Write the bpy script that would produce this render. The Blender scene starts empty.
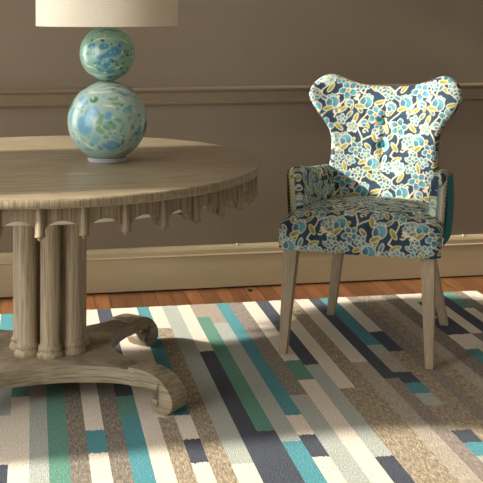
import bpy, bmesh, math, random
import numpy as np
from mathutils import Vector, Matrix
random.seed(7); np.random.seed(7)
sc = bpy.context.scene; COL = sc.collection
R = math.radians

# ------------------------------------------------------------------ camera
F = 1116.0; H = 1.285; YH = 8.5; YAW = math.atan(210/1116)
SN, CS = math.sin(YAW), math.cos(YAW)
cam = bpy.data.cameras.new('camera'); co = bpy.data.objects.new('camera', cam); COL.objects.link(co)
cam.sensor_width = 36; cam.lens = 36*F/483; cam.shift_y = -(241.5-YH)/483
cam.clip_start = .05
co.location = (0, 0, H); co.rotation_euler = (R(90), 0, -YAW); sc.camera = co
def at(px, py, z=0.0):
    """a point of the photograph dropped on the level plane z"""
    Z = F*(H-z)/(py-YH); X = (px-241.5)/F*Z
    return Vector((Z*SN+X*CS, Z*CS-X*SN, z))

# ------------------------------------------------------------------ colour / material helpers
def lin(c):
    return tuple((v/255/12.92 if v/255 <= .04045 else ((v/255+.055)/1.055)**2.4) for v in c[:3]) + (1,)
def lin_np(a):
    a = a/255.0
    return np.where(a <= .04045, a/12.92, ((a+.055)/1.055)**2.4)
class N:
    def __init__(s, name):
        s.m = bpy.data.materials.new(name); s.m.use_nodes = True
        s.t = s.m.node_tree; s.b = s.t.nodes['Principled BSDF']
    def n(s, typ, **kw):
        nd = s.t.nodes.new(typ)
        for k, v in kw.items(): setattr(nd, k, v)
        return nd
    def l(s, a, b): s.t.links.new(a, b)
    def coords(s, scale=(1,1,1), kind='Object', rot=(0,0,0)):
        tc = s.n('ShaderNodeTexCoord'); mp = s.n('ShaderNodeMapping')
        mp.inputs['Scale'].default_value = scale; mp.inputs['Rotation'].default_value = rot
        s.l(tc.outputs[kind], mp.inputs['Vector']); return mp.outputs['Vector']
    def noise(s, vec, scale=5, detail=4, rough=.55, dist=0):
        nd = s.n('ShaderNodeTexNoise'); nd.inputs['Scale'].default_value = scale
        nd.inputs['Detail'].default_value = detail; nd.inputs['Roughness'].default_value = rough
        nd.inputs['Distortion'].default_value = dist
        s.l(vec, nd.inputs['Vector']); return nd.outputs['Fac']
    def ramp(s, fac, stops):
        nd = s.n('ShaderNodeValToRGB'); e = nd.color_ramp.elements
        e[0].position, e[0].color = stops[0][0], lin(stops[0][1])
        e[1].position, e[1].color = stops[-1][0], lin(stops[-1][1])
        for p, c in stops[1:-1]:
            k = e.new(p); k.color = lin(c)
        s.l(fac, nd.inputs['Fac']); return nd.outputs['Color']
    def mix(s, fac, a, b, mode='MIX'):
        nd = s.n('ShaderNodeMix', data_type='RGBA', blend_type=mode)
        for val, idx in ((fac, 0), (a, 6), (b, 7)):
            if hasattr(val, 'node'): s.l(val, nd.inputs[idx])
            else: nd.inputs[idx].default_value = val if not isinstance(val, tuple) else val
        return nd.outputs[2]
    def bump(s, h, strength=.3, dist=.002):
        nd = s.n('ShaderNodeBump'); nd.inputs['Strength'].default_value = strength
        nd.inputs['Distance'].default_value = dist
        s.l(h, nd.inputs['Height']); s.l(nd.outputs['Normal'], s.b.inputs['Normal'])
    def base(s, c):
        if hasattr(c, 'node'): s.l(c, s.b.inputs['Base Color'])
        else: s.b.inputs['Base Color'].default_value = c
    def set(s, **kw):
        for k, v in kw.items(): s.b.inputs[k.replace('_', ' ')].default_value = v
        return s.m

def wood(name, axis, light, mid, dark, rough=.5, sc_=1.0, bumpy=.25, grain=.75):
    w = N(name); s = [2.2*sc_ if q in axis else 34*sc_ for q in 'xyz']
    v = w.coords(tuple(s)); f = w.noise(v, 1.6, 7, .62, .6)
    c = w.ramp(f, [(.30, dark), (.48, mid), (.68, light)])
    s2 = [5*sc_ if q in axis else 150*sc_ for q in 'xyz']
    f2 = w.noise(w.coords(tuple(s2)), 1.3, 3, .6)
    g = w.ramp(f2, [(.38, (176,166,152)), (.56, (255,255,255))])
    w.base(w.mix(grain, c, g, 'MULTIPLY')); w.bump(f2, bumpy, .001)
    return w.set(Roughness=rough, Specular_IOR_Level=.35)
WL, WM, WD = (176,160,134), (158,142,116), (134,118,94)
M = {}
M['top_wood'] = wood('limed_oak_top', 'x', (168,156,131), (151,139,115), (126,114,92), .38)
M['wood_z'] = wood('limed_oak_column', 'z', (194,178,151), (178,162,135), (146,130,105), .5, 1.0, .2, .6)
M['apron_shaded_wood'] = wood('limed_oak_apron_shaded', 'z', (146,132,109), (131,117,94), (110,97,76), .55)  # same oak, darkened so the shade on apron and pendants sits in the colour
M['wood_x'] = wood('limed_oak_base', 'xy', (172,160,139), (161,149,127), (144,131,110), .5, 1.5, .08)
M['leg_wood'] = wood('grey_oak_chair_leg', 'z', (178,163,138), (171,155,130), (162,146,120), .5, 1.3, .05, .25)

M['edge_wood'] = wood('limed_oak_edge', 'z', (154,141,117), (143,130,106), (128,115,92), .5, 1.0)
w = N('wall_paint'); f = w.noise(w.coords((1,1,1)), 2.2, 5, .6)
w.base(w.ramp(f, [(.3, (122,109,92)), (.7, (128,114,96))])); w.bump(w.noise(w.coords((1,1,1)), 60, 4), .05, .002)
M['wall'] = w.set(Roughness=.62)
w = N('rail_paint'); w.base(lin((127,112,91))); M['rail'] = w.set(Roughness=.4)
w = N('cream_trim_paint'); f = w.noise(w.coords((1,1,6)), 3, 5, .6)
w.base(w.ramp(f, [(.3, (177,162,129)), (.7, (187,172,139))])); M['trim'] = w.set(Roughness=.42)
w = N('white_ceiling_paint'); w.base(lin((214,204,188))); M['ceil'] = w.set(Roughness=.9)

# floor boards run away from the camera, one dark knot near the skirting
w = N('orange_pine_floor')
tc = w.n('ShaderNodeTexCoord'); mp = w.n('ShaderNodeMapping'); mp.inputs['Rotation'].default_value = (0, 0, R(90))
w.l(tc.outputs['Object'], mp.inputs['Vector'])
br = w.n('ShaderNodeTexBrick', offset=.37); br.inputs['Scale'].default_value = 1
br.inputs['Brick Width'].default_value = 1.3; br.inputs['Row Height'].default_value = .068
br.inputs['Mortar Size'].default_value = .0022; br.inputs['Mortar Smooth'].default_value = .2
br.inputs['Color1'].default_value = lin((134,90,54)); br.inputs['Color2'].default_value = lin((98,64,38))
br.inputs['Mortar'].default_value = lin((62,34,18)); br.inputs['Bias'].default_value = 0
w.l(mp.outputs['Vector'], br.inputs['Vector'])
f = w.noise(w.coords((40, 2.4, 1)), 1.5, 6, .6, .4)
g = w.ramp(f, [(.3, (190,170,150)), (.65, (255,250,245))])
w.base(w.mix(.85, br.outputs['Color'], g, 'MULTIPLY')); M['floor'] = w.set(Roughness=.36)

w = N('lamp_shade_linen'); f = w.noise(w.coords((1,1,9)), 60, 3)
w.base(w.ramp(f, [(.3, (212,202,182)), (.7, (222,213,194))])); w.bump(f, .1, .001)
M['shade'] = w.set(Roughness=.9)
w = N('clear_acrylic'); w.base((1,1,1,1)); M['acrylic'] = w.set(Roughness=.03, Transmission_Weight=.7, IOR=1.3)
w = N('brushed_nickel'); w.base(lin((190,186,176))); M['nickel'] = w.set(Metallic=1.0, Roughness=.3)
w = N('antique_nail_brass'); w.base(lin((150,130,100))); M['nail'] = w.set(Metallic=1.0, Roughness=.35)
w = N('pale_inner_board'); w.base(lin((236,234,216))); M['pale'] = w.set(Roughness=.6)
w = N('black_iron'); w.base(lin((24,24,24))); M['iron'] = w.set(Roughness=.5)
w = N('teal_velvet'); f = w.noise(w.coords((1,1,1)), 90, 3)
w.base(w.ramp(f, [(.3, (20,102,112)), (.7, (28,118,128))])); M['teal_cloth'] = w.set(Roughness=.75, Specular_IOR_Level=.2)
def attr_mat(name, rough, coat=0.0, **kw):
    w = N(name); a = w.n('ShaderNodeAttribute', attribute_name='dye'); w.base(a.outputs['Color'])
    w.bump(w.noise(w.coords((1,1,1)), 500, 2), .08, .0006) if coat == 0 else None
    return w.set(Roughness=rough, Coat_Weight=coat, **kw)
M['fabric'] = attr_mat('floral_linen_fabric', .75)
M['glass'] = attr_mat('mottled_art_glass', .3, .25, Coat_Roughness=.08)

def yarn(name, a, b, heather=False):
    w = N(name)
    if heather:
        fa = w.noise(w.coords((150, 34, 1)), 1, 4, .7); fb = w.noise(w.coords((330, 170, 1)), 1, 3, .8)
        ad = w.n('ShaderNodeMath', operation='MULTIPLY_ADD'); w.l(fa, ad.inputs[0]); ad.inputs[1].default_value = .55
        m2 = w.n('ShaderNodeMath', operation='MULTIPLY'); w.l(fb, m2.inputs[0]); m2.inputs[1].default_value = .45; w.l(m2.outputs[0], ad.inputs[2]); f = ad.outputs[0]
        c = w.ramp(f, [(.40, a), (.5, tuple((x+y)/2 for x, y in zip(a, b))), (.60, b)])
    else:
        f = w.noise(w.coords((170, 90, 1)), 1, 4, .7); c = w.ramp(f, [(.32, a), (.66, b)])
    w.base(c); w.bump(w.noise(w.coords((210, 120, 1)), 1, 4, .7), .9, .007)
    return w.set(Roughness=.95, Specular_IOR_Level=.1, Sheen_Weight=.15)
YARN = dict(
    c=yarn('cream_wool', (206,193,172), (236,227,211)),
    s=yarn('grey_green_wool', (150,156,146), (186,190,180)),
    t=yarn('turquoise_wool', (46,120,130), (78,156,164)),
    g=yarn('sea_green_wool', (62,120,102), (102,156,134)),
    n=yarn('navy_wool', (31,37,47), (63,71,87)),
    u=yarn('taupe_wool', (142,130,114), (174,162,144)),
    w=yarn('heathered_taupe_wool', (146,134,118), (194,182,163), True),
    h=yarn('heathered_tan_wool', (98,85,66), (204,187,156), True),
    v=yarn('heathered_grey_taupe_wool', (104,95,85), (166,154,138), True),
    d=yarn('heathered_grey_brown_wool', (84,76,66), (164,152,134), True))

# ------------------------------------------------------------------ mesh helpers
def link(o, parent=None):
    COL.objects.link(o)
    if parent is not None: o.parent = parent
    return o
def obj(name, bm, mat, parent=None, smooth=True, bevel=0, angle=40):
    bmesh.ops.recalc_face_normals(bm, faces=bm.faces)
    me = bpy.data.meshes.new(name); bm.to_mesh(me); bm.free()
    for p in me.polygons: p.use_smooth = smooth
    if smooth: me.set_sharp_from_angle(angle=R(angle))
    o = bpy.data.objects.new(name, me)
    if mat is not None: me.materials.append(mat)
    if bevel:
        b = o.modifiers.new('bevel', 'BEVEL'); b.width = bevel; b.segments = 2; b.limit_method = 'ANGLE'; b.angle_limit = R(50)
    return link(o, parent)
def box(bm, x0, x1, y0, y1, z0, z1):
    v = [bm.verts.new((x, y, z)) for x in (x0, x1) for y in (y0, y1) for z in (z0, z1)]
    for q in ((0,1,3,2), (4,6,7,5), (0,4,5,1), (2,3,7,6), (0,2,6,4), (1,5,7,3)):
        bm.faces.new([v[i] for i in q])
def lathe(bm, prof, n=64, cx=0, cy=0, caps=True):
    rings = []
    for r, z in prof:
        rings.append([bm.verts.new((cx+r*math.cos(2*math.pi*i/n), cy+r*math.sin(2*math.pi*i/n), z)) for i in range(n)])
    for a, b in zip(rings, rings[1:]):
        for i in range(n): bm.faces.new((a[i], a[(i+1) % n], b[(i+1) % n], b[i]))
    if caps:
        bm.faces.new(rings[0][::-1]); bm.faces.new(rings[-1])
def thing(name, label, cat, loc=(0,0,0), rz=0, group=None):
    o = bpy.data.objects.new(name, None); o.location = loc; o.rotation_euler = (0, 0, rz)
    o.empty_display_size = .1; link(o); return tag(o, label, cat, group)
def tag(o, label, cat, group=None):
    o['label'] = label; o['category'] = cat
    if group: o['group'] = group
    return o
def struct(name, bm, mat, **kw):
    o = obj(name, bm, mat, **kw); o['kind'] = 'structure'; return o
def catmull(pts, n=6):
    out = []; P = [pts[0]]+list(pts)+[pts[-1]]
    for i in range(1, len(P)-2):
        p0, p1, p2, p3 = [np.array(P[k], float) for k in (i-1, i, i+1, i+2)]
        for k in range(n):
            t = k/n
            out.append(.5*((2*p1)+(-p0+p2)*t+(2*p0-5*p1+4*p2-p3)*t*t+(-p0+3*p1-3*p2+p3)*t**3))
    out.append(np.array(pts[-1], float)); return out
def grid_obj(name, P, mat, parent, dye=None, closed_u=False):
    """P: (nv, nu, 3) lattice of points; dye: same lattice of linear colours"""
    nv, nu = P.shape[:2]; me = bpy.data.meshes.new(name); fs = []
    for j in range(nv-1):
        for i in range(nu if closed_u else nu-1):
            i2 = (i+1) % nu; fs.append((j*nu+i, j*nu+i2, (j+1)*nu+i2, (j+1)*nu+i))
    me.from_pydata(P.reshape(-1, 3).tolist(), [], fs); me.update()
    me.polygons.foreach_set('use_smooth', [True]*len(fs))
    if dye is not None:
        ca = me.color_attributes.new('dye', 'FLOAT_COLOR', 'POINT')
        a = np.ones((nv*nu, 4), np.float32); a[:, :3] = dye.reshape(-1, 3); ca.data.foreach_set('color', a.ravel())
    me.materials.append(mat); o = bpy.data.objects.new(name, me); return link(o, parent)

# ------------------------------------------------------------------ floral cloth: one repeat drawn from ellipses and stems
TW, TH_, RES = .30, .36, .0015
def make_cloth():
    W, Hh = int(TW/RES), int(TH_/RES)
    yy, xx = np.mgrid[0:Hh, 0:W]; X = (xx+.5)*RES; Y = (yy+.5)*RES
    rs = np.random.RandomState(3)
    def cloud(k):
        a = np.zeros((Hh, W))
        for _ in range(k):
            fx, fy = rs.randint(-4, 5), rs.randint(-4, 5)
            a += np.sin(2*np.pi*(fx*X/TW+fy*Y/TH_)+rs.rand()*6.28)
        return a/np.sqrt(k)
    cl = cloud(14); img = np.empty((Hh, W, 3))
    navy1, navy2 = np.array((10,40,60.)), np.array((26,68,92.))
    img[:] = navy1+(navy2-navy1)*np.clip(.5+.3*cl, 0, 1)[..., None]
    CRM = np.array((212,203,176.))
    def wrapd(a, c, T): return (a-c+T/2) % T - T/2
    def ell(cx, cy, a, b, rot, fill=None, w=.0042, fill2=None):
        dx, dy = wrapd(X, cx, TW), wrapd(Y, cy, TH_); c, s = math.cos(rot), math.sin(rot)
        u, v = dx*c+dy*s, -dx*s+dy*c
        img[(u/(a+w))**2+(v/(b+w))**2 < 1] = CRM
        if fill is not None:
            m = (u/a)**2+(v/b)**2 < 1; k = np.clip(.5+.5*u/a+.22*cl, 0, 1)[..., None]
            f1 = np.array(fill, float); f2 = np.array(fill2 if fill2 else [q*.72 for q in fill], float)
            img[m] = (f2+(f1-f2)*k)[m]
    def stem(pts, w=.0031):
        for p in catmull(pts, 14):
            dx, dy = wrapd(X, p[0], TW), wrapd(Y, p[1], TH_); img[dx*dx+dy*dy < w*w] = CRM
    TEAL, TEAL2, GRN, GRN2 = (92,158,172), (34,98,126), (164,160,80), (128,126,56)
    def leaf(x, y, rot, L=.022, b=.0085, col=GRN):
        ell(x, y, L, b, rot, None, .0012)
        ell(x, y, L*.9, b*.8, rot, col, 0, GRN2 if col == GRN else None)
    def curl(x, y, r, a0, sgn=1):
        stem([(x+r*(1-k/14)*math.cos(a0+sgn*k*.45), y+r*(1-k/14)*math.sin(a0+sgn*k*.45)) for k in range(13)], .0027)
    def rose(x, y, s=1.0, rot=0):                    # a fat tulip
        s *= 1.3
        q = rot+math.pi/2
        for d in (-.5, 0, .5): ell(x+.017*s*math.cos(q+d), y+.017*s*math.sin(q+d), .008*s, .005*s, q+d, TEAL, .0026, TEAL2)
        ell(x, y, .0175*s, .0165*s, rot+.4, TEAL, .0034, TEAL2)
        stem([(x+.014*s*math.cos(q+.5), y+.014*s*math.sin(q+.5)), (x+.004*s*math.cos(q), y+.004*s*math.sin(q)), (x-.010*s*math.cos(q-.3), y-.010*s*math.sin(q-.3))], .0013)
        leaf(x-.021*s*math.cos(rot+.9), y-.021*s*math.sin(rot+.9), rot+.2, .015*s, .007*s)
    def daisy(x, y, s=1.0, rot=0, n=5, fill=TEAL):
        s *= 1.15
        for k in range(n):
            q = rot+2*math.pi*k/n
            ell(x+.017*s*math.cos(q), y+.017*s*math.sin(q), .014*s, .0095*s, q, fill, .0027, TEAL2)
        ell(x, y, .006*s, .006*s, 0, GRN, .003, GRN2)
    def sprig(x, y, rot):
        stem([(x, y), (x+.02*math.cos(rot), y+.02*math.sin(rot)), (x+.04*math.cos(rot+.2), y+.04*math.sin(rot+.2))])
        for k, d in ((.012, .9), (.022, -.9), (.032, .8), (.042, 0)):
            ell(x+k*math.cos(rot)+.009*math.cos(rot+d), y+k*math.sin(rot)+.009*math.sin(rot+d), .009, .0048, rot+d, None, .001)
    stem([(.02,0),(.05,.06),(.03,.12),(.07,.18),(.05,.25),(.08,.31),(.02,.36)])
    stem([(.17,0),(.20,.07),(.16,.13),(.21,.19),(.18,.26),(.23,.31),(.17,.36)])
    stem([(.05,.06),(.10,.08),(.13,.05)]); stem([(.07,.18),(.12,.19),(.14,.23)])
    stem([(.20,.07),(.25,.09),(.28,.06)]); stem([(.21,.19),(.26,.21),(.285,.25)])
    stem([(.05,.25),(.0,.28),(-.03,.30)]); stem([(.16,.13),(.12,.14),(.10,.12)]); stem([(.18,.26),(.13,.29),(.11,.32)])
    for a in ((.10,.075,1.9),(.115,.215,.3),(.255,.115,2.4),(.265,.185,.6),(.02,.15,1.2),(.145,.11,2.0),(.215,.275,1.0),(.09,.275,2.5),(.005,.055,.7),(.185,.035,2.2),(.195,.345,.4),(.125,.005,1.2),(.285,.315,1.8),(.06,.335,.5)):
        leaf(*a)
    for a in ((.085,.13,.3),(.235,.155,1.2),(.15,.30,2.4),(.03,.215,1.9),(.27,.02,2.7)): sprig(*a)
    for a in ((.035,.185,2.2),(.145,.345,1.2),(.245,.345,2.6),(.255,.04,.3),(.075,.035,2.4),(.19,.235,2.6),(.13,.14,.4),(.295,.165,.9),(.07,.285,1.0),(.165,.075,.8),(.24,.185,1.9),(.025,.265,.3)):
        ell(a[0], a[1], .015, .006, a[2], (96,160,176) if a[1] > .2 else GRN, .0032, TEAL2)
    for a in ((.06,.095,.013,0),(.155,.17,.014,2),(.245,.24,.013,1),(.02,.30,.012,3),(.22,.03,.013,4),(.13,.255,.012,1.5)): curl(*a)
    rose(.135,.04,1.05,.2); rose(.06,.215,1.1,-.3); rose(.285,.06,1.0,.5); rose(.225,.215,1.05,.1); rose(.10,.325,1.05,-.2); rose(.165,.195,.8,.6)
    daisy(.10,.165,1.0,.3); daisy(.285,.265,1.05,.8); daisy(.20,.115,1.0,.1); daisy(.20,.315,.8,.5,6,(170,206,206)); daisy(.03,.025,.85,.9); daisy(.01,.115,.7,.2,5,(214,216,198)); daisy(.265,.145,.6,.2,5,(150,196,204))
    for it in range(12):                              # fill what navy is left with small buds, leaves and curls
        free = (img[..., 0] < 40)[::2, ::2]; k = 0; last = free
        while free.any():
            last = free; k += 1
            free = free & np.roll(free, 1, 0) & np.roll(free, -1, 0) & np.roll(free, 1, 1) & np.roll(free, -1, 1)
        if k < 4: break
        c = np.argwhere(last); cy_, cx_ = c[rs.randint(len(c))]; rad = k*2*RES; cx_, cy_ = cx_*2*RES, cy_*2*RES
        m = rs.randint(4)
        if rad > .016: daisy(cx_, cy_, .62, rs.rand()*6) if m < 2 else rose(cx_, cy_, .62, rs.rand()*6)
        elif rad > .010 and m == 0: curl(cx_, cy_, rad*.85, rs.rand()*6)
        else: leaf(cx_, cy_, rs.rand()*3.14, rad*.95, rad*.45, GRN if m == 1 else (96,160,176))
    return lin_np(img)
CLOTH = make_cloth()
def cloth(u, v):
    h, w = CLOTH.shape[:2]
    x = np.mod(u/RES-.5, w); y = np.mod(v/RES-.5, h)
    x0, y0 = np.floor(x).astype(int), np.floor(y).astype(int); fx, fy = (x-x0)[..., None], (y-y0)[..., None]
    x0 %= w; y0 %= h; x1, y1 = (x0+1) % w, (y0+1) % h
    return (CLOTH[y0, x0]*(1-fx)+CLOTH[y0, x1]*fx)*(1-fy)+(CLOTH[y1, x0]*(1-fx)+CLOTH[y1, x1]*fx)*fy

# ------------------------------------------------------------------ room
WY = 5.07; XL, XR, YF, ZC = -1.5, 3.6, -3.4, 3.3
bm = bmesh.new(); box(bm, XL, XR, YF, WY, -.08, 0); struct('floor', bm, M['floor'], smooth=False)
bm = bmesh.new(); box(bm, XL-.25, XR, WY, WY+.15, -.08, ZC); struct('wall_back', bm, M['wall'], smooth=False)
bm = bmesh.new(); box(bm, XL-.25, XR, YF, WY+.15, ZC, ZC+.1); struct('ceiling', bm, M['ceil'], smooth=False)
# left wall with two tall windows and the pier between them
WIN = [(1.35, 3.17), (4.06, 4.98)]; WZ0, WZ1 = .35, 2.95
bm = bmesh.new(); T = .22
ys = [YF] + [q for w_ in WIN for q in w_] + [WY]
for k in range(0, len(ys)-1, 2): box(bm, XL-T, XL, ys[k], ys[k+1], -.08, ZC)
for a, b in WIN: box(bm, XL-T, XL, a, b, -.08, WZ0); box(bm, XL-T, XL, a, b, WZ1, ZC)
struct('wall_left', bm, M['wall'], smooth=False)
for i, (a, b) in enumerate(WIN):
    bm = bmesh.new(); e = .05
    for y0, y1, z0, z1 in ((a, a+e, WZ0, WZ1), (b-e, b, WZ0, WZ1), (a+e, b-e, WZ0, WZ0+e), (a+e, b-e, WZ1-e, WZ1)):
        box(bm, XL-.14, XL-.08, y0, y1, z0, z1)
    struct('window_%d' % (i+1), bm, M['trim'], smooth=False)
def moulding(name, prof, mat, x0=XL, x1=XR):
    bm = bmesh.new()
    a = [bm.verts.new((x0, WY-d, z)) for d, z in prof]; b = [bm.verts.new((x1, WY-d, z)) for d, z in prof]
    for i in range(len(prof)): j = (i+1) % len(prof); bm.faces.new((a[i], a[j], b[j], b[i]))
    bm.faces.new(a); bm.faces.new(b[::-1]); return struct(name, bm, mat, smooth=False)
bb = moulding('baseboard_back', [(0,.007),(.022,.007),(.022,.150),(.025,.156),(.021,.162),(.021,.180),(.017,.190),(.010,.197),(0,.199)], M['trim'])
moulding('trim_1', [(0,.846),(.012,.846),(.018,.850),(.020,.858),(.013,.862),(.010,.866),(.010,.900),(.014,.904),(.022,.909),(.026,.917),(.024,.923),(0,.926)], M['rail'])
for px, py in ((237, 243), (463, 233.6)):
    Zw = WY-.012; x = (px-241.5)/F
    Z = Zw/(CS-x*SN); wx = Z*SN+x*Z*CS
    bm = bmesh.new(); bmesh.ops.create_icosphere(bm, subdivisions=1, radius=.005, matrix=Matrix.Translation((wx, Zw, .199)))
    o = obj('nail', bm, M['pale'], bb)
# dark chipped knot plug in the boards beside the skirting
p = at(249.5, 291)
bm = bmesh.new(); lathe(bm, [(.010, 0), (.011, .006), (.004, .009)], 12); o = obj('floor_stud', bm, M['iron']); o.location = (p.x, p.y, 0)
tag(o, 'small dark stud on the floorboards beside the skirting', 'stud')

# ------------------------------------------------------------------ rug
RT = .010
EDGES = [-78,-64.5,-51,-37.5,-24,-11,2.5,17,31,44,58,71,84.5,98,112,125.5,138.3,150.5,164.4,179.9,193.2,206.5,220.8,233.3,248.5,263,276.6,290.3,305,319.8,332,346.8,361,374,387,400,416.5,428.5,440.5,453,466.5,478,491,508]
SEG = [  # yarn up to the given photo row, from the back edge to the front
 'c 400 n 430 s', 'h', 't 420 c', 's', 'c 380 n 410 c', 'c',
 't 345 s 416 c 465 n', 'c 386.5 g 396.5 c', 'u 397.5 s', 's 330 g', 'c 345 d', 'c 430 t 453 c', 'c 345 d', 'n 396 g 414 t', 'c', 'c 417 h', 't 415 c 439 n 462.7 c',
 'c 328 h', 's 463.5 c', 'c 351 n', 'u 317 g 430.6 n', 'u 323 s 441 t', 't 415 c 434.5 n 456.5 c', 'v 395 s', 'c 360.4 g 379.5 c', 'n 364.5 s 456 n',
 'c 388 h', 'h', 'c 362 w', 'n 378 v', 't 345 s 354 w 372 n 382.5 t 393 s 405 h 430 n 442 t 455 s', 'c 331.5 n 351 h', 'v', 'h', 'w', 'd', 'c 318 n 334.5 c 349 t 367 c',
 'c 302 n 334 c', 'c 333 d', 'n', 'g 308 c', 'd', 'c']
keys = list(YARN); YB = at(240, 302.3, RT).y; YFRONT = 1.55
rm = bmesh.new(); rs = random.Random(5)
def edge_x(n): return at(31+n-32, 310, RT).x
for k, spec in enumerate(SEG):
    x0, x1 = edge_x(EDGES[k]), edge_x(EDGES[k+1]); tok = spec.split()
    cols = tok[0::2]; rows = [float(q) for q in tok[1::2]]
    nmid = (EDGES[k]+EDGES[k+1])/2
    ends = [YB]
    for r in rows:
        px = 31+(nmid-32)*(r-10)/300; ends.append(at(px, r, RT).y)
    ends.append(YFRONT)
    NS = 15
    lines = []
    for q, y in enumerate(ends):
        inner = 0 < q < len(ends)-1
        lines.append([rm.verts.new((x0+(x1-x0)*i/NS, y+(rs.uniform(-.0055, .0055) if inner else rs.uniform(-.003, .003)), RT)) for i in range(NS+1)])
    for q, c in enumerate(cols):
        a, b = lines[q], lines[q+1]
        for i in range(NS): rm.faces.new((a[i], b[i], b[i+1], a[i+1])).material_index = keys.index(c)
    # woven edges down to the floor
    for ln in (lines[0], lines[-1]):
        low = [rm.verts.new((v.co.x, v.co.y, .0005)) for v in ln]
        for i in range(NS): rm.faces.new((ln[i], ln[i+1], low[i+1], low[i])).material_index = keys.index(cols[0 if ln is lines[0] else -1])
    for side, idx in ((0, 0), (len(SEG)-1, NS)):
        if k == side:
            for q, c in enumerate(cols):
                a, b = lines[q][idx], lines[q+1][idx]
                lo = [rm.verts.new((v.co.x, v.co.y, .0005)) for v in (a, b)]
                rm.faces.new((a, b, lo[1], lo[0])).material_index = keys.index(c)
me = bpy.data.meshes.new('rug'); rm.to_mesh(me); rm.free()
for kk in keys: me.materials.append(YARN[kk])
rug = link(bpy.data.objects.new('rug', me))
tag(rug, 'large striped wool rug in cream, teal, navy and brown under the table and chair', 'rug')

# ------------------------------------------------------------------ table
tx, ty = .062, 3.868
table = thing('round_pedestal_table', 'round grey-washed oak table with scalloped apron on clustered columns and scroll feet', 'table', (tx, ty, RT))
OV = 1.072; TR = .722; TZ = .764-RT
bm = bmesh.new()
lathe(bm, [(.05, TZ-.028), (TR-.006, TZ-.028), (TR-.001, TZ-.024), (TR, TZ-.018), (TR, TZ-.008), (TR-.003, TZ-.002), (TR-.009, TZ), (.05, TZ)], 160)
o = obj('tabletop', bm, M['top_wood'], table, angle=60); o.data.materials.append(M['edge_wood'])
for v in o.data.vertices: v.co.y *= OV
for p in o.data.polygons:
    if abs(p.normal.z) < .6: p.material_index = 1
# scalloped apron
NP = 36; RA = .694; ath = .046; zt = TZ-.028; zcrown = zt-.038; zbot = zt-.080; A0 = R(-103.2)
bm = bmesh.new(); seg = 20; rows = []
for i in range(NP*seg):
    th = A0+2*math.pi*i/(NP*seg); t = ((i % seg)/seg-.5)*2; tt = min(1, abs(t)/.90)
    zb = zbot+(zcrown-zbot)*math.sqrt(max(0, 1-tt*tt))
    c, s = math.cos(th), math.sin(th)
    rows.append([bm.verts.new((q_*c, q_*s*OV, z_)) for q_, z_ in ((RA, zt), (RA, zb), (RA-ath, zb), (RA-ath, zt))])
for i in range(len(rows)):
    a, b = rows[i], rows[(i+1) % len(rows)]
    for j in range(4): bm.faces.new((a[j], a[(j+1) % 4], b[(j+1) % 4], b[j]))
obj('apron', bm, M['apron_shaded_wood'], table, angle=35)
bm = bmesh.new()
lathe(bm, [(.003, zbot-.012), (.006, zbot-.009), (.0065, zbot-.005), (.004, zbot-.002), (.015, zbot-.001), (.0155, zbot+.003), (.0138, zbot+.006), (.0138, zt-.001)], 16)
pend = obj('pendant', bm, M['apron_shaded_wood'], table)
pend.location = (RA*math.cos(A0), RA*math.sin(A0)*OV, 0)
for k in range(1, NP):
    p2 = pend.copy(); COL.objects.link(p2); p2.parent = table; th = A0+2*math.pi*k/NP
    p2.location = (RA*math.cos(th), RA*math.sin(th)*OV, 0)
bm = bmesh.new(); r0, r1 = .638, .59
lathe(bm, [(r1, zt), (r1, zt-.069), (r0, zt-.069), (r0, zt)], 96, caps=False)
o = obj('inner_rim', bm, M['pale'], table, angle=30); o['label'] = 'pale inner rim'
bm = bmesh.new(); lathe(bm, [(.20, zt-.022), (.21, zt-.018), (.21, zt)], 48); obj('top_plate', bm, M['wood_x'], table)
# clasp under the rim
th = R(-50); bm = bmesh.new(); box(bm, -.012, .012, -.006, .006, zt-.078, zt-.045); box(bm, -.02, -.004, -.004, .004, zt-.084, zt-.072)
o = obj('clasp', bm, M['iron'], table, smooth=False, bevel=.002); o.location = (.615*math.cos(th), .615*math.sin(th), 0); o.rotation_euler = (0, 0, th)
o['label'] = 'black clasp'
# seven clustered columns
zp = .118
bm = bmesh.new()
prof = [(.046, zp), (.047, zp+.006), (.045, zp+.013), (.040, zp+.017), (.0385, zp+.021), (.0415, zp+.026), (.0415, zp+.032), (.037, zp+.038), (.0335, zp+.044), (.0335, zt-.02)]
lathe(bm, [(r_*.96, z) for r_, z in prof], 48)
colm = obj('column', bm, M['wood_z'], table)
CR = .0945
ca = math.atan2(-ty, -tx)
for k in range(7):
    o = colm if k == 0 else colm.copy()
    if k: COL.objects.link(o); o.parent = table
    th = ca+2*math.pi*k/7; o.location = (CR*math.cos(th), CR*math.sin(th), 0); o.rotation_euler = (0, 0, th*3)
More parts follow.
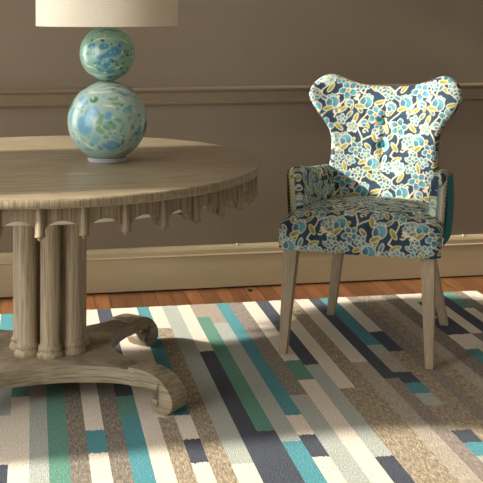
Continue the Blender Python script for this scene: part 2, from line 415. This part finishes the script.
# cross-shaped platform with hollow sides
LA = R(-44)
bm = bmesh.new(); out = []
arm = [tuple(q) for q in catmull([(.150, .150), (.172, .126), (.21, .099), (.25, .077), (.30, .057), (.35, .045), (.42, .040)], 4)]
for k in range(4):
    a = LA+k*math.pi/2; c, s = math.cos(a), math.sin(a)
    pts = [(r, -h) for r, h in arm]+[(r, h) for r, h in arm[::-1]][:-1]
    out += [(r*c-h*s, r*s+h*c, math.hypot(r, h)) for r, h in pts]
n = len(out)
lv = [[bm.verts.new((x, y, z+(.010*max(0, (r-.2)/.2) if i == 0 else 0))) for x, y, r in out] for i, z in enumerate((.062, zp-.004, zp))]
for v in lv[2]: v.co.x *= .992; v.co.y *= .992
for q in (0, 1):
    for i in range(n): j = (i+1) % n; bm.faces.new((lv[q][i], lv[q][j], lv[q+1][j], lv[q+1][i]))
for q in (0, 2):                                    # fan from the middle out: the outline is star-shaped
    c0 = bm.verts.new((0, 0, lv[q][0].co.z if q else .062))
    for i in range(n): j = (i+1) % n; bm.faces.new((c0, lv[q][i], lv[q][j]))
obj('platform', bm, M['wood_x'], table, angle=50)
P_ = [(.355,.127),(.41,.126),(.455,.118),(.492,.099),(.518,.073),(.530,.046),(.525,.020),(.508,.004),(.486,.0),(.463,.005),(.449,.020),(.446,.038),(.455,.052),(.468,.054),(.4755,.046),(.4825,.050),(.478,.064),(.458,.073),(.415,.073),(.355,.069)]
def make_leg():
    pl = [(p[0]+.022, p[1]) for p in catmull(P_, 5)]; hw = .041; bm = bmesh.new()
    a = [bm.verts.new((p[0], -hw, p[1])) for p in pl]; b = [bm.verts.new((p[0], hw, p[1])) for p in pl]
    n = len(pl)
    for i in range(n): j = (i+1) % n; bm.faces.new((a[i], a[j], b[j], b[i]))
    bm.faces.new(a); bm.faces.new(b[::-1])
    bmesh.ops.triangulate(bm, faces=[f for f in bm.faces if len(f.verts) > 4])
    return bm
leg = obj('leg', make_leg(), M['wood_x'], table, bevel=.0015, angle=45)
bm = bmesh.new()
bmesh.ops.create_cone(bm, cap_ends=True, segments=24, radius1=.012, radius2=.012, depth=.092, matrix=Matrix.Translation((.4865, 0, .034)) @ Matrix.Rotation(R(90), 4, 'X'))
eye = obj('scroll_eye', bm, M['wood_x'], leg, bevel=.002)
leg.rotation_euler = (0, 0, LA)
for k in range(1, 4):
    l2 = leg.copy(); COL.objects.link(l2); l2.parent = table; l2.rotation_euler = (0, 0, LA+k*math.pi/2)
    e2 = eye.copy(); COL.objects.link(e2); e2.parent = l2

# ------------------------------------------------------------------ lamp
lp = at(107.5, 160.5, .766); LX, LY = lp.x, lp.y; LZ = .764
lamp = thing('table_lamp', 'table lamp of two stacked mottled sea-green glass globes under a drum shade', 'lamp', (LX, LY, LZ))
bm = bmesh.new(); lathe(bm, [(.064, .0), (.068, .002), (.068, .013), (.065, .016)], 48); obj('base', bm, M['acrylic'], lamp)['label'] = 'clear acrylic base disc'
VA = math.atan2(-LY, -LX)          # heading of the viewer's side, used only to turn the glass spots to the front
def globe(name, rad, cz, base1, base2, spots, streaks, pr, cpx):
    nu, nv = 220, 130
    ph = np.linspace(0, 2*np.pi, nu, endpoint=False); tt = np.linspace(.02, np.pi-.02, nv)
    PH, TT = np.meshgrid(ph, tt)
    D = np.stack([np.sin(TT)*np.cos(PH), np.sin(TT)*np.sin(PH), np.cos(TT)], -1)
    f = np.array((math.cos(VA), math.sin(VA), .0)); r = np.array((-f[1], f[0], 0)); u = np.array((0, 0, 1.))
    rs = np.random.RandomState(int(rad*1000))
    sw = sum(np.sin(D@rs.normal(0, 5, 3)+rs.rand()*6.28) for _ in range(10))/4
    k = np.clip(.5+.4*sw, 0, 1)[..., None]
    C = np.array(base1, float)*(1-k)+np.array(base2, float)*k
    WARP = np.stack([sum(np.sin(D@rs.normal(0, 9, 3)+rs.rand()*6.28) for _ in range(6)) for _ in range(3)], -1)*.016
    DW = D+WARP
    def local(px, py):
        a, b = (px-cpx[0])/pr, -(py-cpx[1])/pr; q = max(.02, 1-a*a-b*b)**.5
        n = a*r+b*u+q*f; return n/np.linalg.norm(n)
    def blob(n, ra, rb, col, soft=.18, rot=0):
        e1 = np.cross(u, n); e1 /= np.linalg.norm(e1)+1e-6; e2 = np.cross(n, e1)
        c, s = math.cos(rot), math.sin(rot)
        a, b = DW@e1, DW@e2; a, b = a*c+b*s, -a*s+b*c
        d = np.sqrt((a/ra)**2+(b/rb)**2)*(1+.05*sw); m = np.clip((1+soft-d)/(2*soft), 0, 1)*(D@n > 0)
        C[:] = C*(1-m[..., None]*.9)+np.array(col, float)*(m[..., None]*.9)
    for n0 in range(60):           # spots all round the far side too
        n = rs.normal(0, 1, 3); n /= np.linalg.norm(n)
        if n@f > .25: continue
        s = rs.uniform(.05, .2); blob(n, s, s*rs.uniform(.6, 1.2), spots[rs.randint(len(spots))][4])
    for px, py, ra, rb, col in spots: blob(local(px, py), ra/pr, rb/pr, col)
    for n0 in range(70):
        a_, q_ = rs.uniform(0, 6.28), math.sqrt(rs.uniform(0, .9)); sz = rs.uniform(.018, .05)
        blob(local(cpx[0]+pr*q_*math.cos(a_), cpx[1]+pr*q_*math.sin(a_)), sz, sz*rs.uniform(.7, 1.5), [(96,158,178), (104,154,134), (70,128,120), (190,206,190), (120,172,176)][rs.randint(5)])
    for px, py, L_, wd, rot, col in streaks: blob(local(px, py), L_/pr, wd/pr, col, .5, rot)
    P = D*rad; P[..., 2] += cz
    return grid_obj(name, P, M['glass'], lamp, lin_np(C), closed_u=True)
B1, B2, G1, G2, WH, DG = (92,152,184), (60,120,160), (112,150,120), (84,130,100), (226,226,206), (34,74,70)
z4 = lambda L, ox, oy: [(ox+x/4.83, oy+y/4.83, a/4.83, b/4.83, c) for x, y, a, b, c in L]
lowsp = z4([(130,255,42,46,B1),(160,190,36,33,B1),(65,220,13,38,B1),(120,140,26,15,B1),(238,207,24,18,B1),(250,352,36,26,B1),(175,322,22,24,(120,172,180)),
  (200,218,16,14,G1),(203,265,14,22,G1),(236,250,12,16,G1),(226,312,16,14,G1),(258,254,9,12,G1),(285,235,10,14,G1),(300,262,9,16,G1),(302,335,9,18,G2),(272,150,20,9,G1),(203,366,13,9,G2),
  (170,132,22,13,(60,110,70)),(326,190,16,12,(96,150,160)),(378,290,16,26,B1),(352,255,10,12,G1),(255,130,18,9,G1),(300,160,12,9,G2),(358,128,6,6,DG),(375,140,6,8,DG),(395,160,6,10,G2),(380,205,6,6,DG),(345,180,7,6,G2),(385,235,8,8,G1),(365,300,8,7,DG),
  (375,328,9,9,G2),(400,295,5,6,DG),(110,190,9,9,G1),(90,180,9,8,G1),(120,330,12,10,G1),(150,370,30,10,B1),(270,320,16,20,(130,176,182)),(70,300,8,6,G1),(310,300,8,6,G2),(210,235,8,8,G1),(190,232,8,8,G1),(330,230,8,8,G1),(245,285,8,9,G1),(275,285,9,8,G1),(340,330,10,9,G1)], 60, 70)
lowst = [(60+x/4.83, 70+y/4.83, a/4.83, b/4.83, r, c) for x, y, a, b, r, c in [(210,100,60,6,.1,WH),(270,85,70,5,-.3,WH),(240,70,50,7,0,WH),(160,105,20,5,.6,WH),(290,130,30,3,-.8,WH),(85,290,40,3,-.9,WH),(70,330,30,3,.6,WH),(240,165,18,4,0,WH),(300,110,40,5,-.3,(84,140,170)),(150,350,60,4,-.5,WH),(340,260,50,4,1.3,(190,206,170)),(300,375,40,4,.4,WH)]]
upsp = z4([(145,215,20,13,B2),(203,215,22,13,B2),(258,232,22,22,B2),(286,210,16,11,B2),(160,245,14,10,B2),(190,262,18,14,B2),(216,255,20,12,B2),(236,262,16,10,B2),(185,290,18,9,B2),(190,325,18,13,B2),(241,332,22,14,B2),(296,346,18,13,B2),(215,300,20,10,B2),(235,285,14,9,B2),(265,290,12,9,B2),
  (200,192,10,6,DG),(150,188,6,6,DG),(335,228,6,7,DG),(240,200,8,5,DG),(300,240,9,7,G2),(315,258,8,7,DG),(330,282,8,7,G2),(270,305,10,7,G2),(300,300,8,8,G2),(320,320,9,7,G2),(235,362,14,8,DG),(262,360,12,7,B2),(335,255,6,6,DG),(290,265,9,6,G2),(320,240,6,5,DG),(285,320,8,6,DG),(226,238,6,6,DG),(242,292,6,6,DG),(130,250,9,8,(96,150,140)),(105,270,8,9,(80,140,160))], 60, 0)
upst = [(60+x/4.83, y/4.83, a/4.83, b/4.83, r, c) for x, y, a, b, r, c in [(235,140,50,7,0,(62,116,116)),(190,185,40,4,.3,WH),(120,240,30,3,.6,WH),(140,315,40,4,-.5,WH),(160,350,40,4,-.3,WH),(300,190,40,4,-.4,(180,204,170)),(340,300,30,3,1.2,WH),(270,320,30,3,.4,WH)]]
globe('lower_globe', .1350, .139, (146,180,168), (170,192,182), lowsp, lowst, 39., (108, 121))
ZU = .2745+.0945
globe('upper_globe', .0945, ZU, (124,168,146), (148,182,164), upsp, upst, 27.3, (106, 52))
zs = ZU+.0925
bm = bmesh.new(); lathe(bm, [(.014, zs-.003), (.014, zs+.09), (.02, zs+.095), (.02, zs+.14)], 24); obj('lamp_holder', bm, M['nickel'], lamp)
bm = bmesh.new(); sr, sh = .241, .33; zb = H-LZ-17/F*3.88
lathe(bm, [(sr, zb), (sr, zb+sh), (sr-.003, zb+sh), (sr-.003, zb)], 96, caps=False)
for i in range(96):
    pass
obj('lamp_shade', bm, M['shade'], lamp, angle=50)['label'] = 'off-white linen drum shade'
bm = bmesh.new()
for k in range(3):
    a = k*2.094; bmesh.ops.create_cone(bm, cap_ends=True, segments=8, radius1=.002, radius2=.002, depth=sr-.004,
        matrix=Matrix.Rotation(a, 4, 'Z') @ Matrix.Translation(((sr-.004)/2, 0, zs+.12)) @ Matrix.Rotation(R(90), 4, 'Y'))
obj('shade_spider', bm, M['nickel'], lamp)

# ------------------------------------------------------------------ armchair
chair = thing('armchair', 'wing-back armchair in blue and teal floral linen on tapered grey oak legs', 'chair', (1.304, 4.160, RT), R(-28.6))
def smooth(a, b, x):
    t = np.clip((x-a)/(b-a), 0, 1); return t*t*(3-2*t)
def interp(xs, ys, x):           # smooth monotone-ish curve through control points
    p = catmull(list(zip(xs, ys)), 16); p = np.array(p); return np.interp(x, p[:, 0], p[:, 1])
ZB = .40
def back_surface(U, V):
    zt_ = interp([0,.3,.5,.68,.8,.9,.96,1.0], [.951,.956,.974,.996,.996,.978,.952,.905], np.abs(U))
    z = ZB+V*(zt_-ZB)
    hw = interp([.38,.50,.60,.68,.73,.77,.81,.85,.89,.925,1.02], [.238,.234,.226,.220,.220,.228,.250,.280,.305,.318,.318], z)
    y = .165+(z-.40)*.265
    y = y-.045*U**2*(1-.3*smooth(.7, .9, z))-.065*np.abs(U)**2.6*smooth(.70, .92, z)
    return hw*U-.003, y, z
nu, nv = 230, 210
U, V = np.meshgrid(np.sin(np.linspace(-1, 1, nu)*np.pi/2*.999)*.35+np.linspace(-1, 1, nu)*.65, np.linspace(0, 1, nv)**.92)
x, y, z = back_surface(U, V)
TB = .062
edge = np.minimum((1-np.abs(U))*.30, (1-V)*.55)      # distance to the rim in metres, roughly
rr = .030
roll = np.where(edge < rr, rr-np.sqrt(np.maximum(0, rr**2-(rr-edge)**2)), 0)
pad = -.016*np.cos(np.clip(U, -1, 1)*np.pi/2)*smooth(0, .3, V)
btn = [(-.016, .805), (-.012, .715)]
dim = sum(.016*np.exp(-((x-bx)**2+(z-bz)**2)/.022**2) for bx, bz in btn)
crease = .006*np.exp(-((x+.008)/.010)**2)*smooth(.56, .66, z)*(1-smooth(.84, .90, z))
yf = y+roll*1.25+pad+dim+crease
P = np.stack([x, yf, z], -1)
su = np.sign(U)*np.sqrt((x)**2)+.0
grid_obj('backrest', P, M['fabric'], chair, cloth(x+.145, z*1.02+.03))
# teal outside back, closing the shell
Ub, Vb = np.meshgrid(np.linspace(-1, 1, 80), np.linspace(0, 1, 70))
xb, yb, zb_ = back_surface(Ub, Vb)
eb = np.minimum((1-np.abs(Ub))*.30, (1-Vb)*.55); bulge = TB*np.sqrt(np.clip(eb/.05, 0, 1))
grid_obj('outside_back', np.stack([xb, yb+rr*1.25-.001+bulge*.8, zb_], -1), M['teal_cloth'], chair)['label'] = 'plain teal outside back'
for bx, bz in btn:
    i = np.argmin((x-bx)**2+(z-bz)**2); yy_ = yf.ravel()[i]
    bm = bmesh.new(); bmesh.ops.create_uvsphere(bm, u_segments=14, v_segments=8, radius=.011)
    for v in bm.verts: v.co.y *= .55
    o = obj('button', bm, M['teal_cloth'], chair); o.location = (bx, yy_-.001, bz)
def nails(name, pts, parent, step=.0135, r=.0042):
    pts = [np.array(p, float) for p in pts]; bm = bmesh.new(); acc = 0; prev = pts[0]; tgt = 0
    for q in pts[1:]:
        L_ = np.linalg.norm(q-prev)
        while acc+L_ >= tgt:
            p = prev+(q-prev)*((tgt-acc)/max(L_, 1e-9))
            bmesh.ops.create_icosphere(bm, subdivisions=1, radius=r, matrix=Matrix.Translation(Vector(p))); tgt += step
        acc += L_; prev = q
    o = obj(name, bm, M['nail'], parent); o['label'] = 'row of antique brass nailheads'; o['kind'] = 'stuff'; return o
rim = []
for v in np.linspace(.42, 1, 60): rim.append((-1, v))
for u in np.linspace(-1, 1, 90): rim.append((u, 1))
for v in np.linspace(1, .42, 60): rim.append((1, v))
ru = np.array(rim); rx, ry, rz_ = back_surface(ru[:, 0], ru[:, 1])
nails('nailhead_trim', list(zip(rx*1.004, ry+rr*1.25+.010, rz_-.002)), chair)

# seat: crowned top, rounded front, padded rail
nu, nv = 220, 240
Us = np.linspace(-1, 1, nu); Q = np.linspace(0, 1, nv)
# path in (y, z): from the back of the cushion forward, over the nose, down the front
path = np.array(catmull([(.21,.486),(.10,.500),(-.05,.510),(-.18,.506),(-.268,.490),(-.306,.466),(-.320,.436),(-.321,.408),(-.315,.389)], 20))
d = np.r_[0, np.cumsum(np.hypot(*np.diff(path, axis=0).T))]
py_ = np.interp(Q*d[-1], d, path[:, 0]); pz_ = np.interp(Q*d[-1], d, path[:, 1])
UU, QQ = np.meshgrid(Us, Q); PY = np.repeat(py_[:, None], nu, 1); PZ = np.repeat(pz_[:, None], nu, 1)
halfw = interp([-.33,-.28,-.20,.0,.22], [.299,.299,.296,.270,.238], PY)
side = np.maximum(0, np.abs(UU)-.86)/.14
rnd = 1-np.sqrt(np.maximum(0, 1-side**2))
topness = smooth(-.318, -.23, PY)
X_ = halfw*UU; Z_ = PZ+(.026*(1-UU**2)*topness)-rnd*.040*topness
Y_ = PY-.020*(1-UU**2)*(1-topness)*1.0+rnd*.034*(1-topness)
L_len = np.repeat((Q*d[-1])[:, None], nu, 1)
grid_obj('seat', np.stack([X_, Y_, Z_], -1), M['fabric'], chair, cloth(X_+.05, -L_len+.20))
# padded sides and underside of the seat
bm = bmesh.new()
ysd = [-.285,-.24,-.1,.05,.225]
hwv = interp([-.32,-.28,-.20,.0,.22], [.296,.296,.293,.268,.238], np.array(ysd))
topv = [[bm.verts.new((s*h*.985, yv, .47)) for yv, h in zip(ysd, hwv)] for s in (-1, 1)]
lowv = [[bm.verts.new((s*h*.985, yv, .391)) for yv, h in zip(ysd, hwv)] for s in (-1, 1)]
for s in (0, 1):
    for i in range(4): bm.faces.new((topv[s][i], topv[s][i+1], lowv[s][i+1], lowv[s][i]))
for i in range(4):
    bm.faces.new((lowv[0][i], lowv[0][i+1], lowv[1][i+1], lowv[1][i])); bm.faces.new((topv[0][i], topv[0][i+1], topv[1][i+1], topv[1][i]))
for e in (0, 4): bm.faces.new((topv[0][e], topv[1][e], lowv[1][e], lowv[0][e]))
obj('seat_frame', bm, M['teal_cloth'], chair, bevel=.006)['label'] = 'teal seat sides'
# arms
def make_arm(sg):
    ns, nt = 150, 150
    s = np.linspace(0, 1, ns)
    pth = np.array(catmull([(.258,-.170),(.258,-.12),(.256 if sg < 0 else .260,-.05),(.248 if sg < 0 else .257,.04),(.238 if sg < 0 else .250,.12),(.228 if sg < 0 else .242,.19)], 20))
    dd = np.r_[0, np.cumsum(np.hypot(*np.diff(pth, axis=0).T))]; Lp = dd[-1]
    sx = np.interp(s*Lp, dd, pth[:, 0]); sy = np.interp(s*Lp, dd, pth[:, 1])
    zt_ = interp([0,.05,.12,.25,.45,.65,.85,1.0], [.648,.666,.669,.664,.652,.644,.640,.636], s)
    S, Tt = np.meshgrid(s, np.linspace(0, 1, nt))
    th = .030*np.sqrt(np.clip(1-(1-np.clip(S/.085, 0, 1))**2, 0.0, 1))+.0005     # half thickness, rounded front post
    SX = np.repeat(sx[None], nt, 0); SY = np.repeat(sy[None], nt, 0); ZT = np.repeat(zt_[None], nt, 0)
    z0 = .43
    lean = .016
    # t<.62 inner face upward, .62-.86 over the roll, rest down the outside a little
    zin = z0+(ZT-.030-z0)*np.clip(Tt/.62, 0, 1)
    ang = np.clip((Tt-.62)/.26, 0, 1)*np.pi
    zr = np.where(Tt < .62, zin, ZT-.030+.030*np.sin(ang)-np.clip((Tt-.88)/.12, 0, 1)*(ZT-.030-z0))
    off = np.where(Tt < .62, -th, -th*np.cos(ang))
    prog = (zr-z0)/(ZT-z0)
    X = sg*(SX+off+lean*prog*(1-S*.8)); Y = SY+0*zr
    Zl = zr
    dist = S*Lp+np.where(Tt < .62, 0, 0)
    vv = np.where(Tt < .62, zr, ZT-.030+ang*.022)
    # front post face: spread the pattern across its width as well
    uu = dist+off*.9*np.clip(1-S/.085, 0, 1)
    armo = grid_obj('armrest', np.stack([X, Y, Zl], -1), M['fabric'], chair, cloth(uu*sg+.17+(.04 if sg > 0 else 0), vv*1.02+.12))
    # teal outside panel
    s_all, sx_all, sy_all, zt_all = s, sx, sy, zt_; cut = s >= .035; s, sx, sy, zt_ = s[cut], sx[cut], sy[cut], zt_[cut]
    Tn = np.linspace(0, 1, 24); S2, T2 = np.meshgrid(s, Tn)
    th2 = .030*np.sqrt(np.clip(1-(1-np.clip(S2/.085, 0, 1))**2, 0.0, 1))+.0005
    ZT2 = np.repeat(zt_[None], 24, 0); SX2 = np.repeat(sx[None], 24, 0); SY2 = np.repeat(sy[None], 24, 0)
    z2 = .405+(ZT2-.012-.405)*T2; pr = (z2-z0)/(ZT2-z0)
    puff = .006*np.sin(np.pi*T2)
    op = grid_obj('outside_arm', np.stack([sg*(SX2+th2+.005+lean*pr*(1-S2*.8)+puff), SY2, z2], -1), M['teal_cloth'], armo)
    op['label'] = 'teal outside arm panel'
    s, sx, sy, zt_ = s_all, sx_all, sy_all, zt_all
    line = []
    j = int(.055*ns)
    for zz in np.linspace(.44, zt_[j]-.016, 30):
        p_ = (zz-z0)/(zt_[j]-z0); tj = .030*math.sqrt(1-(1-min(1, s[j]/.085))**2)
        line.append((sg*(sx[j]+tj+lean*p_+.002), sy[j]-.003, zz))
    for i in range(j, ns, 3):
        ti = .030*math.sqrt(max(0, 1-(1-min(1, s[i]/.085))**2))
        line.append((sg*(sx[i]+ti+lean*(1-s[i]*.8)+.001), sy[i], zt_[i]-.016))
    nails('nailhead_trim', line, armo)
for sg in (-1, 1): make_arm(sg)
# four tapered legs
def chair_leg(x0, y0, x1, y1, wt, wb):
    bm = bmesh.new(); zt_ = .402
    a = [bm.verts.new((x0+dx*wt/2, y0+dy*wt/2, zt_)) for dx, dy in ((-1,-1),(1,-1),(1,1),(-1,1))]
    b = [bm.verts.new((x1+dx*wb/2, y1+dy*wb/2, 0)) for dx, dy in ((-1,-1),(1,-1),(1,1),(-1,1))]
    for i in range(4): j = (i+1) % 4; bm.faces.new((a[i], a[j], b[j], b[i]))
    bm.faces.new(a); bm.faces.new(b[::-1])
    return obj('leg', bm, M['leg_wood'], chair, smooth=False, bevel=.002)
chair_leg(-.252, -.272, -.278, -.306, .052, .029); chair_leg(.252, -.272, .262, -.306, .052, .029)
chair_leg(-.168, .190, -.232, .268, .046, .032); chair_leg(.168, .190, .238, .258, .046, .032)

# ------------------------------------------------------------------ daylight
sun = bpy.data.lights.new('sun', 'SUN'); so = bpy.data.objects.new('sun', sun); COL.objects.link(so)
sun.energy = 10.5; sun.angle = R(2.8); sun.color = (1.0, .92, .81)
EL, AZ = R(25.5), R(2.5)
dirv = Vector((math.cos(EL)*math.cos(AZ), math.cos(EL)*math.sin(AZ), -math.sin(EL)))
so.rotation_euler = dirv.to_track_quat('-Z', 'Y').to_euler(); so.location = (-4, 3, 4)
wd = bpy.data.worlds.new('daylight'); sc.world = wd; wd.use_nodes = True
nt = wd.node_tree; bg = nt.nodes['Background']
tc = nt.nodes.new('ShaderNodeTexCoord'); sp = nt.nodes.new('ShaderNodeSeparateXYZ'); rp = nt.nodes.new('ShaderNodeValToRGB')
mr = nt.nodes.new('ShaderNodeMapRange'); mr.inputs['From Min'].default_value = -1; mr.inputs['From Max'].default_value = 1
nt.links.new(tc.outputs['Generated'], sp.inputs['Vector']); nt.links.new(sp.outputs['X'], mr.inputs['Value'])
nt.links.new(mr.outputs['Result'], rp.inputs['Fac']); nt.links.new(rp.outputs['Color'], bg.inputs['Color'])
e = rp.color_ramp.elements
e[0].position = .16; e[0].color = (1.0, .965, .915, 1); e[1].position = .43; e[1].color = (.045, .041, .036, 1)
bg.inputs['Strength'].default_value = 6.5

sc.view_settings.view_transform = 'Standard'; sc.view_settings.look = 'None'
sc.view_settings.exposure = 0.0; sc.view_settings.gamma = 1
